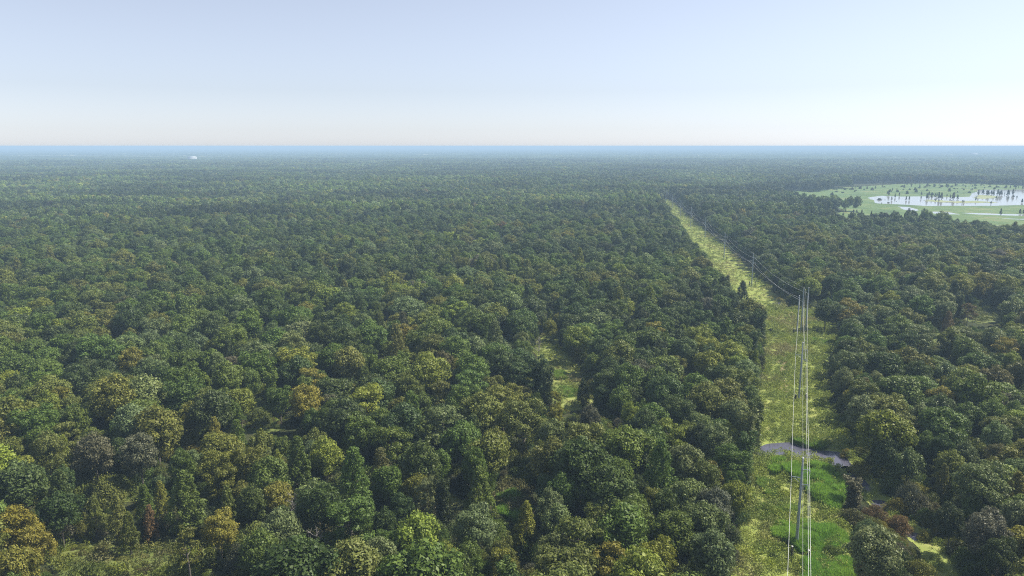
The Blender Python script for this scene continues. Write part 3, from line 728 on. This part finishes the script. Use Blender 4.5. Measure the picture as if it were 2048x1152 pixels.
# ------------------------------------------------------------------ reeds and ground-cover tufts
def tuft_mesh(seed, n=46, h=2.4, rad=.75, wdt=.055, lean=.35):
    r = np.random.default_rng(seed); V = []; Fq = []
    for i in range(n):
        a = r.uniform(0, 6.28); q = rad * math.sqrt(r.random()); b = np.array([q * math.cos(a), q * math.sin(a), 0])
        d = np.array([math.cos(a), math.sin(a), 0]) * r.uniform(0, lean) * h + r.normal(0, .12, 3) * h * .5; hh = h * r.uniform(.65, 1.1)
        s = np.array([-math.sin(a + r.normal(0, .8)), math.cos(a), 0]) * wdt
        p1 = b + d * .3 + [0, 0, hh * .55]; p2 = b + d + [0, 0, hh]
        o = len(V); V += [b - s, b + s, p1 + s * 1.3, p1 - s * 1.3, p2 + s * .2, p2 - s * .2]; Fq += [(o, o + 1, o + 2, o + 3), (o + 3, o + 2, o + 4, o + 5)]
    Fq = np.array(Fq); return mesh_np("tuft", V, [Fq], [M_REED], leafv=np.repeat(r.random(n), 2))
reed_col = proto_collection("reed_tuft", [tuft_mesh(s) for s in range(4)])
REEDS = [
    ([(1570, 920), (1582, 917), (1629, 919), (1658, 929), (1682, 947), (1694, 962), (1689, 975), (1678, 996), (1668, 1008), (1648, 994), (1628, 978), (1613, 960), (1590, 943), (1572, 937)], 1.25, 4200, "tall bright green reed bed below the creek on the strip"),
    ([(1540, 922), (1550, 912), (1566, 914), (1570, 925), (1562, 935), (1545, 933)], 1.1, 420, "small round reed clump left of the big bed by the creek"),
    ([(1546, 1056), (1555, 1032), (1589, 1040), (1619, 1034), (1654, 1046), (1690, 1066), (1692, 1084), (1643, 1090), (1607, 1087), (1582, 1072), (1549, 1060)], 1.15, 4200, "bright green reed bed around the nearest steel pole"),
    ([(1611, 1112), (1631, 1100), (1656, 1112), (1672, 1112), (1698, 1100), (1702, 1160), (1705, 1220), (1611, 1220)], 1.1, 3600, "reed bed running off the photo's bottom edge"),
    ([(1589, 866), (1622, 870), (1652, 883), (1645, 889), (1615, 884), (1592, 876)], .8, 900, "thin band of green reeds above the creek"),
    ([(1518, 950), (1538, 956), (1556, 972), (1560, 988), (1540, 984), (1522, 968)], .65, 600, "short sparse reeds left of the nearest pole's top"),
    ([(1552, 1008), (1566, 1000), (1590, 1006), (1592, 1018), (1570, 1016)], .8, 420, "short reeds left of the nearest pole's shaft"),
    ([(1516, 1010), (1538, 1008), (1545, 1025), (1525, 1030)], .6, 300, "low reeds on the strip's left side"),
    ([(1612, 674), (1640, 676), (1670, 680), (1668, 686), (1612, 683)], .6, 500, "low dark reeds right of the corner poles' feet"),
    ([(1570, 684), (1592, 682), (1594, 690), (1574, 692)], .5, 200, "low reeds just left below the corner poles"),
    ([(1102, 742), (1122, 738), (1136, 745), (1130, 752), (1112, 752)], .8, 400, "dark green reeds in the middle of the meadow"),
    ([(1118, 772), (1145, 768), (1158, 780), (1140, 790), (1120, 785)], .5, 300, "pale short reeds at the meadow's lower end"),
    ([(1000, 990), (1030, 975), (1062, 1000), (1062, 1016), (1030, 1028), (1000, 1012)], 1., 1200, "bright reeds in the small opening below centre"),
]
def in_poly(poly, n, grow=0.):
    lo, hi = poly.min(0), poly.max(0); out = []
    while sum(map(len, out)) < n:
        Q = np.stack([rng.uniform(lo[0], hi[0], n), rng.uniform(lo[1], hi[1], n)], 1); out.append(Q[sdist(Q, poly) > grow + (fbm(Q[:, 0] / 1.5, Q[:, 1] / 1.5, 51) - .5) * 1.6])
    return np.vstack(out)[:n]
for poly, hs_, n, lb in REEDS:
    g = np.array([unproj(u, v, hs_ * 2.3) for u, v in poly]); pts = []
    for x, y in in_poly(g, int(n)):
        f = float(fbm(x / 3.5, y / 3.5, 61, 3)); f2 = float(fbm(x / 9, y / 9, 62))
        if f < .36 and rng.random() < .5: continue
        s = hs_ * (.1 + 1.5 * f) * (.9 if hs_ > 1 else 1)
        c = np.array([.22, .42, .065]) * (1 - f2 * .3) + np.array([.22, .2, .03]) * (f2 - .25)
        if hs_ < .9: c = c * .6 + np.array([.09, .11, .03])
        c = c * rng.uniform(.8, 1.2)
        pts.append((x, y, .02, rng.uniform(0, 6.28), .9, .9, s, int(rng.integers(4)), *c))
    scatter("reed_bed", reed_col, pts, lb, "reeds")
# leafy tufts over the low cover
def low_mesh(seed):
    L = mound_lobes(seed, Rr=.75, h=.45, n=7, lr=(.25, .42)); V = lobes_to_cards(L, 90, .11, .6, 1., seed=seed); Fq = np.arange(len(V)).reshape(-1, 4)
    return mesh_np("low", V, [Fq], [M_LEAF], leafv=np.random.default_rng(seed).random(len(Fq)))
low_col = proto_collection("low_plant", [low_mesh(s + 7) for s in range(4)])
def carpet(poly, n, sc_, label, seed=0, avoid=CREEKS, dim=1.):
    Q = in_poly(poly, n); ok = np.ones(len(Q), bool)
    for a in avoid: ok &= sdist(Q, a) < -1.0
    Q = Q[ok]; f = fbm(Q[:, 0] / 7, Q[:, 1] / 7, 71 + seed, 3); f2 = fbm(Q[:, 0] / 20, Q[:, 1] / 20, 81 + seed, 3); f3 = fbm(Q[:, 0] / 2.2, Q[:, 1] / 2.2, 91, 2)
    pts = []
    UV = proj(Q[:, 0], Q[:, 1], 0); lush = np.clip((UV[1] - 985) / 50, 0, 1) * np.clip((1590 - UV[0]) / 40, 0, 1)
    for j in range(len(Q)):
        if f3[j] < .42: continue
        a = np.clip((f[j] - .35) / .3, 0, 1); b = np.clip((f2[j] - .5) / .2, 0, 1)
        c = np.array([.29, .34, .045]) * a + np.array([.19, .25, .05]) * (1 - a)
        c = c * (1 - .45 * (1 - lush[j])) + np.array([.24, .29, .075]) * .45 * (1 - lush[j])
        c = c * (1 - b * .6) + np.array([.30, .24, .13]) * b * .6
        c = c * dim * rng.uniform(.85, 1.35); s = sc_ * rng.uniform(.6, 1.5)
        pts.append((*Q[j], .1, rng.uniform(0, 6.28), s, s, s * rng.uniform(.6, 1.6), int(rng.integers(4)), *c))
    scatter("low_plants", low_col, pts, label, "low plants")
carpet(STRIP, 15000, 1.15, "crinkled yellow-green vines covering the cleared strip")
carpet(STRIP2, 5000, 1.7, "scattered low plants on the strip beyond the corner poles", 3)
carpet(CHANNEL, 1500, .8, "small leafy plants along the creek channel", 5)
carpet(MEADOW, 1500, 1.1, "leafy plants in the small meadow", 7, dim=.8)
for k, g in enumerate(GLADES[:4]):
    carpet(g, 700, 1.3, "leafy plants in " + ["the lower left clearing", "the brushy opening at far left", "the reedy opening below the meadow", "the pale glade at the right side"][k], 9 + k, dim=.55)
# single small shrubs on the strip
small = [(1546, 1115, 22, 'G', "dark round shrub low on the strip left of the nearest pole"), (1660, 1108, 34, 'G', "green shrub between the two lower reed beds"), (1633, 738, 10, 'E', "tiny dark shrub right of the line above the second pole"),
         (1633, 771, 9, 'E', "larger dark shrub right of the line near the second pole"), (1590, 766, 7, 'D', "tiny shrub touching the left wire above the second pole"), (1541, 663, 12, 'E', "dark shrub at the strip's left edge by the corner poles"),
         (1540, 708, 9, 'D', "shrub at the left treeline just below the corner poles"), (1611, 806, 8, 'D', "low shrub right of the second pole's foot"), (1648, 850, 14, 'O', "olive shrub at the strip's right edge above the creek"), (1655, 700, 9, 'O', "small olive shrub on the strip's right edge")]
for u, v, wp, c, lb in small:
    x, y = unproj(u, v, .8); D = wp * depth_of(x, y, 1) / F * 1.1; cm, tm, jm, rD, rh = KINDS['m'][0]
    e = empty("shrub", (x, y, 0), u); e.scale = (D / rD, D / rD, D * .75 / rh); tag(e, lb, "shrub", "shrubs on the cleared strip")
    cr = link("foliage", cm, e); cr["tint"] = tint_of(c); link("stem", tm, e)

# ------------------------------------------------------------------ far canopy sheet beyond the single trees
d_r = np.geomspace(4550, 44000, 330); az_ = np.linspace(-R(40), R(40), 1300)
A_, D_ = np.meshgrid(az_, d_r); X = D_ * np.sin(A_); Y = D_ * np.cos(A_)
z = 11 + 7 * vnoise(X / 16, Y / 16, 41) * 1.0 + 5 * (fbm(X / 300, Y / 300, 43, 3) - .5) * 2
fld = fbm(X / 900, Y / 260, 47, 3); z = np.where((fld > .665 - .10 * np.clip((D_ - 7000) / 9000, 0, 1)) & (D_ > 5600), .4, z)
z = np.maximum(z, .3); z += np.clip((D_ - 9000) / 30000, 0, 1) * 30 * (fbm(X / 3500, Y / 2500, 49, 3) - .25)
I = np.arange(X.size).reshape(X.shape); q = np.stack([I[:-1, :-1].ravel(), I[:-1, 1:].ravel(), I[1:, 1:].ravel(), I[1:, :-1].ravel()], 1)
m, nt, p = new_mat("far_canopy"); pos = geo_pos(nt); n1 = noise(nt, .0025, 4, pos); n2 = noise(nt, .05, 4, pos)
f = math_n(nt, 'ADD', math_n(nt, 'MULTIPLY', n1.outputs["Fac"], .4), math_n(nt, 'MULTIPLY', n2.outputs["Fac"], .6))
forest_c = ramp(nt, f, [(.38, (.02, .035, .014)), (.5, (.05, .075, .026)), (.6, (.11, .13, .05))])
at = nt.nodes.new("ShaderNodeAttribute"); at.attribute_name = "field_haze"
mx = nt.nodes.new("ShaderNodeMix"); mx.data_type = 'RGBA'; nt.links.new(at.outputs["Fac"], mx.inputs[0]); nt.links.new(forest_c, mx.inputs[6]); mx.inputs[7].default_value = (.26, .25, .14, 1)
nt.links.new(mx.outputs[2], p.inputs["Base Color"]); p.inputs["Roughness"].default_value = 1; p.inputs["Specular IOR Level"].default_value = 0
me = mesh_np("far_canopy", np.stack([X.ravel(), Y.ravel(), z.ravel()], 1), [q], [m])
a = me.attributes.new("field_haze", 'FLOAT', 'POINT'); a.data.foreach_set("value", ((fld > .66 - .10 * np.clip((D_ - 7000) / 9000, 0, 1)) & (D_ > 5600)).astype(np.float32).ravel())  # pale fields; extra ones farther out paint a whiter haze band into the colour
tag(link("far_forest", me), "even far forest merging into the haze below the horizon", "forest", kind="stuff")

# ------------------------------------------------------------------ power line
def box(c, s):
    c = np.array(c); s = np.array(s) / 2
    V = np.array([c + s * np.array(k) for k in ((-1, -1, -1), (1, -1, -1), (1, 1, -1), (-1, 1, -1), (-1, -1, 1), (1, -1, 1), (1, 1, 1), (-1, 1, 1))])
    return V, np.array([(0, 3, 2, 1), (4, 5, 6, 7), (0, 1, 5, 4), (1, 2, 6, 5), (2, 3, 7, 6), (3, 0, 4, 7)])
PH = 22.0
PLACES = ["nearest steel pole standing in the reed bed", "second pole from the camera on the open strip above the creek", None, "first pole beyond the corner with its crossarm on the left", "second pole beyond the corner on the far strip",
          "third pole beyond the corner where the strip narrows", "fourth pole beyond the corner against the right treeline", "fifth pole beyond the corner, small in the haze", "sixth pole beyond the corner, hardly above the trees", "seventh pole beyond the corner, faint at the strip's end", "farthest faint pole of the line"]
def frame_at(k):
    a = np.array(POLES[k - 1] if k else POLE0); b = np.array(POLES[min(k + 1, len(POLES) - 1)])
    d = b - a; d /= np.hypot(*d); return d, np.array([d[1], -d[0]])    # along, right
ATT = dict(shield=(0, 0, 0), left=(-2.1, -4.6, -1), upper=(1.6, -2.7, 1), lower=(1.5, -6.2, 1))
def make_pole(k, x, y, h, label, arms=True, name="power_pole"):
    d, rt = frame_at(k); rz = math.atan2(rt[1], rt[0]); e = empty(name, (x, y, 0), rz)
    tag(e, label, "power pole", "poles of the power line")
    sc_ = 1 if k < 3 else 1.15
    link("shaft", mesh_np("shaft", *(lambda t: (t[0], [t[1]]))(tube([(0, 0, -.5), (0, 0, h * .5), (0, 0, h)], [.36 * sc_, .29 * sc_, .19 * sc_], 12)), [M_STEEL], smooth=True), e)
    v, f = tube([(0, 0, h - .02), (0, 0, h + .25), (0, 0, h + .3)], [.24, .24, .05], 10); link("pole_cap", mesh_np("pole_cap", v, [f], [M_CAP]), e)
    if arms:
        for nm in ("left", "upper", "lower"):
            ox, oz, s = ATT[nm]; z = h + oz
            parts = [tube([(0, 0, z + .1), (ox, 0, z + .35 if s > 0 else z + .1)], [.1, .07], 6)]
            if nm == "left": parts.append(tube([(0, 0, z - 1.3), (ox * .8, 0, z + .05)], [.06, .05], 6))
            else: parts.append(tube([(0, 0, z - 1.0), (ox * .9, 0, z + .25)], [.05, .05], 6))
            v, f = merge(parts); link("crossarm", mesh_np("crossarm", v, [f], [M_STEEL]), e)
            rings = []
            for q_ in range(9): rings.append((ox, 0, z + .3 - q_ * .12))
            v, f = tube(rings, [.05 if q_ % 2 else .12 for q_ in range(9)], 8); link("insulator", mesh_np("insulator", v, [f], [M_INS]), e)
    return e
for k, (x, y) in enumerate(POLES):
    if k == 2: continue
    make_pole(k, x, y, PH, PLACES[k])
cx, cy = POLES[2]; d, rt = frame_at(2)
make_pole(2, cx - rt[0] * .9, cy - rt[1] * .9, 22.6, "left one of the paired poles at the line's corner", False, "corner_pole")
make_pole(2, cx + rt[0] * 1.3, cy + rt[1] * 1.3, 22.9, "right, slightly taller one of the paired corner poles", False, "corner_pole")
make_pole(2, cx - rt[0] * 2.4 + d[0] * 2, cy - rt[1] * 2.4 + d[1] * 2, 18.5, "short third pole left of the paired corner poles", False, "corner_pole")
def att(k, nm):
    ox, oz, s = ATT[nm]
    if k == -1: x, y = POLE0; rt_ = np.array([near_dir[1], -near_dir[0]])
    else: x, y = POLES[k]; rt_ = frame_at(k)[1]
    h = PH + .2 if nm == "shield" else PH - .75 + oz
    if k == 2:
        ox = {'shield': -.2, 'left': -2.4, 'upper': 1.2, 'lower': -.8}[nm]; h = {'shield': 22.5, 'left': 17.8, 'upper': 20.2, 'lower': 16}[nm]
    return np.array([x + rt_[0] * ox, y + rt_[1] * ox, h])
WL = dict(shield="thin topmost wire running over the pole tops", left="leftmost bright conductor on the poles' left arms", upper="upper right-hand conductor of the power line", lower="lower right-hand conductor of the power line")
for nm in ATT:
    pts = []; ks = [-1] + list(range(len(POLES)))
    for a, b in zip(ks[:-1], ks[1:]):
        A, B = att(a, nm), att(b, nm); L = np.hypot(*(B - A)[:2]); sag = (L / 110) ** 2 * (1.0 if nm == "shield" else 1.9)
        for t in np.linspace(0, 1, 25)[:-1]: pts.append(A + (B - A) * t - np.array([0, 0, sag * 4 * t * (1 - t)]))
    pts.append(att(ks[-1], nm)); r0 = {'shield': .014}.get(nm, .028)
    v, f = tube(pts, [r0] * len(pts), 5); tag(link("power_line_wire", mesh_np("wire", v, [f], [M_WIRE])), WL[nm], "wire", "wires of the power line")
# old cut-off timber posts beside the poles
def stub(u, v, h, lb, vine):
    x, y = unproj(u, v); e = empty("timber_post", (x, y, 0), u); tag(e, lb, "post", "old timber posts beside the poles")
    vv, f = tube([(0, 0, -.3), (0, 0, h)], [.2, .17], 9); link("shaft", mesh_np("shaft", vv, [f], [M_WOOD]), e)
    vv, f = tube([(0, 0, h - .01), (0, 0, h + .1), (0, 0, h + .12)], [.24, .24, .03], 9); link("cap", mesh_np("cap", vv, [f], [M_CAP]), e)
    if vine:
        L = [((.3 * math.cos(i * 2.4), .3 * math.sin(i * 2.4), h * (.05 + .8 * i / 14)), (.42 * vine * (1.3 - i / 16), .42 * vine * (1.3 - i / 16), .5), .4) for i in range(14)]
        V = lobes_to_cards(L, 120, .1, .3, 1., seed=int(u)); Fq = np.arange(len(V)).reshape(-1, 4)
        o = link("vines", mesh_np("vines", V, [Fq], [M_LEAF], leafv=np.random.default_rng(3).random(len(Fq))), e); o["tint"] = [.03, .045, .02]
stub(1582, 1123, 3.6, "vine-wrapped timber post left of the nearest pole's foot", 1.2)
stub(1615, 1131, 3.6, "bare-topped timber post right of the nearest pole's foot", .7)
stub(1590, 806, 3.2, "short post left of the second pole's foot", .7)
stub(1611.5, 805, 3.2, "short post right of the second pole's foot", .9)
stub(1587, 669, 3.0, "vine-covered post left of the corner poles", 1.9)
stub(1610, 668, 3.0, "dark vine-covered post at the corner poles' feet", 1.9)
stub(1633, 670, 3.0, "vine-covered post standing right of the corner poles", 1.7)
stub(1499, 572, 3.2, "short post left of the first pole beyond the corner", .8)
stub(1510, 572, 3.2, "short post right of the first pole beyond the corner", .8)
stub(1453, 520, 3.2, "short post right of the second pole beyond the corner", .8)

# lone tall pole rising from the forest left of the line
x, y = unproj(1261, 384); e = empty("lone_pole", (x, y, 0)); tag(e, "lone grey pole rising from the forest left of the power line", "pole")
v, f = tube([(0, 0, 0), (0, 0, 30)], [.6, .35], 8); link("shaft", mesh_np("shaft", v, [f], [M_STEEL]), e)
v, f = tube([(-1.5, 0, 28.5), (1.5, 0, 28.5)], [.2, .2], 6); link("crossarm", mesh_np("crossarm", v, [f], [M_STEEL]), e)

# ------------------------------------------------------------------ trees standing in the marsh
MT = [(490, 710, 50), (455, 655, 60), (530, 680, 50), (660, 710, 50), (697, 710, 50), (835, 695, 40), (905, 695, 70), (960, 680, 60), (1000, 680, 60), (1022, 668, 50), (1045, 700, 90), (1075, 700, 85), (1005, 722, 35), (1045, 730, 40),
      (1180, 690, 50), (1215, 700, 85), (1265, 700, 60), (1480, 712, 50), (1510, 650, 70), (1565, 640, 60), (1610, 650, 60), (1628, 655, 70), (1665, 640, 50), (1688, 650, 60), (1740, 650, 72), (1762, 660, 60), (1780, 650, 60), (1860, 655, 72),
      (1858, 695, 35), (1918, 645, 72), (1925, 675, 35), (1965, 680, 25), (1720, 685, 30), (1660, 750, 32), (2025, 740, 50), (1820, 640, 25), (1885, 570, 35), (1950, 580, 35), (1980, 570, 30), (2035, 580, 45), (1320, 740, 35), (1338, 740, 35),
      (1773, 883, 80), (1440, 555, 30), (1360, 560, 32), (1240, 545, 40), (1135, 545, 36), (580, 660, 45), (500, 600, 40), (550, 610, 42), (440, 640, 40), (300, 575, 35), (200, 580, 38), (380, 560, 40), (640, 560, 36), (720, 555, 34), (820, 560, 40),
      (60, 575, 34), (130, 572, 36), (840, 650, 45), (1060, 520, 30), (1540, 545, 32), (1720, 560, 28), (1230, 650, 40), (1140, 668, 34), (930, 655, 50), (2000, 870, 60), (2040, 868, 50), (40, 868, 50), (78, 868, 52), (138, 868, 52), (-52, 856, 50)]
mv, mf, mlv = build_crown("marsh", cypress_lobes(140, Rr=2.6, h=14., n=34), 60, .34, 600, 1.)
tv, tf = tube([(0, 0, 0), (0, 0, 1.2), (.1, 0, 13)], [.9, .4, .1], 6)
mrows = {}
for u, v, hh in MT:
    px, py = 1700 + u / 5.885, 280 + v / 5.885; mrows.setdefault("far shore" if v < 590 else "middle" if v < 780 else "near side", []).append((px, py, hh / 5.885))
marsh_me = mesh_np("marsh_tree", np.vstack([mv, tv]), [mf, tf + len(mv)], [M_LEAF, M_BARK], midx=[0] * len(mf) + [1] * len(tf), leafv=np.concatenate([mlv, np.zeros(len(tf))]))
for row, L in mrows.items():
    L.sort()
    for n, (px, py, hp) in enumerate(L):
        x, y = unproj(px, py); h = hp * depth_of(x, y, 0) / F; o = link("marsh_cypress", marsh_me); o.location = (x, y, 0); o.rotation_euler = (0, 0, n * 1.3)
        wd = h / 14 * rng.uniform(.8, 1.5); o.scale = (wd, wd, h / 14); o["tint"] = tint_of(('D', 'E', 'P', 'E')[n % 4])
        tag(o, "%s from the left of the small cypresses on the marsh's %s" % (ordn(n + 1), row), "tree", "cypresses standing in the marsh")
for n, (u, v, wp) in enumerate([(345, 704, 60), (452, 742, 34), (412, 706, 14), (372, 744, 20), (545, 726, 14), (1660, 738, 34), (1925, 664, 30), (1965, 672, 24), (1720, 680, 20)]):
    px, py = 1700 + u / 5.885, 280 + v / 5.885; x, y = unproj(px, py); D = wp / 5.885 * depth_of(x, y, 0) / F
    o = link("marsh_islet", KINDS['m'][n % 2][0]); o.location = (x, y, 0); o.scale = (D / 10.5, D / 10.5 * .8, min(3., D * .35) / 5.6); o["tint"] = tint_of('E')
    tag(o, "%s dark leafy islet from the left on the lake" % ordn([1, 4, 3, 2, 5, 6, 8, 9, 7][n]), "islet", "dark islets on the lake")

# ------------------------------------------------------------------ far buildings
def barn(name, u, v, wpx, hgt, label, depth_m=22, rz=.1):
    x, y = unproj(u, v); d = math.hypot(x, y); W = wpx * d / F; e = empty(name, (x, y, 0), rz); tag(e, label, "building")
    lift = 15
    vv, f = merge([box((0, 0, hgt / 2 + lift / 2), (W, depth_m, hgt + lift))]); link("wall", mesh_np("wall", vv, [f], [M_WALL]), e)
    z0 = hgt + lift; V = np.array([(-W * .52, -depth_m * .55, z0), (W * .52, -depth_m * .55, z0), (W * .52, depth_m * .55, z0), (-W * .52, depth_m * .55, z0), (-W * .52, 0, z0 + hgt), (W * .52, 0, z0 + hgt)])
    link("roof", mesh_np("roof", V, [np.array([(0, 1, 5, 4), (2, 3, 4, 5), (0, 3, 2, 1)]), np.array([(0, 4, 3), (1, 2, 5)])], [M_WHITE]), e)
barn("barn", 385, 323, 13, 7, "long white-roofed barn far off in the forest at left", 40)
barn("warehouse", 1947, 312.5, 9, 7, "small white building far off near the horizon at right", 40)

# ------------------------------------------------------------------ haze
V, f = box((0, 0, 45), (100000, 100000, 93)); me = mesh_np("haze", V, [f])
m = bpy.data.materials.new("haze"); m.use_nodes = True; nt = m.node_tree; nt.nodes.clear()
out = nt.nodes.new("ShaderNodeOutputMaterial"); pv = nt.nodes.new("ShaderNodeVolumePrincipled")
pv.inputs["Color"].default_value = (.52, .74, .97, 1); pv.inputs["Density"].default_value = .0002; pv.inputs["Anisotropy"].default_value = 0
nt.links.new(pv.outputs[0], out.inputs["Volume"]); me.materials.append(m)
tag(link("haze", me), kind="stuff", label="thin blue haze lying over the whole forest", cat="haze")
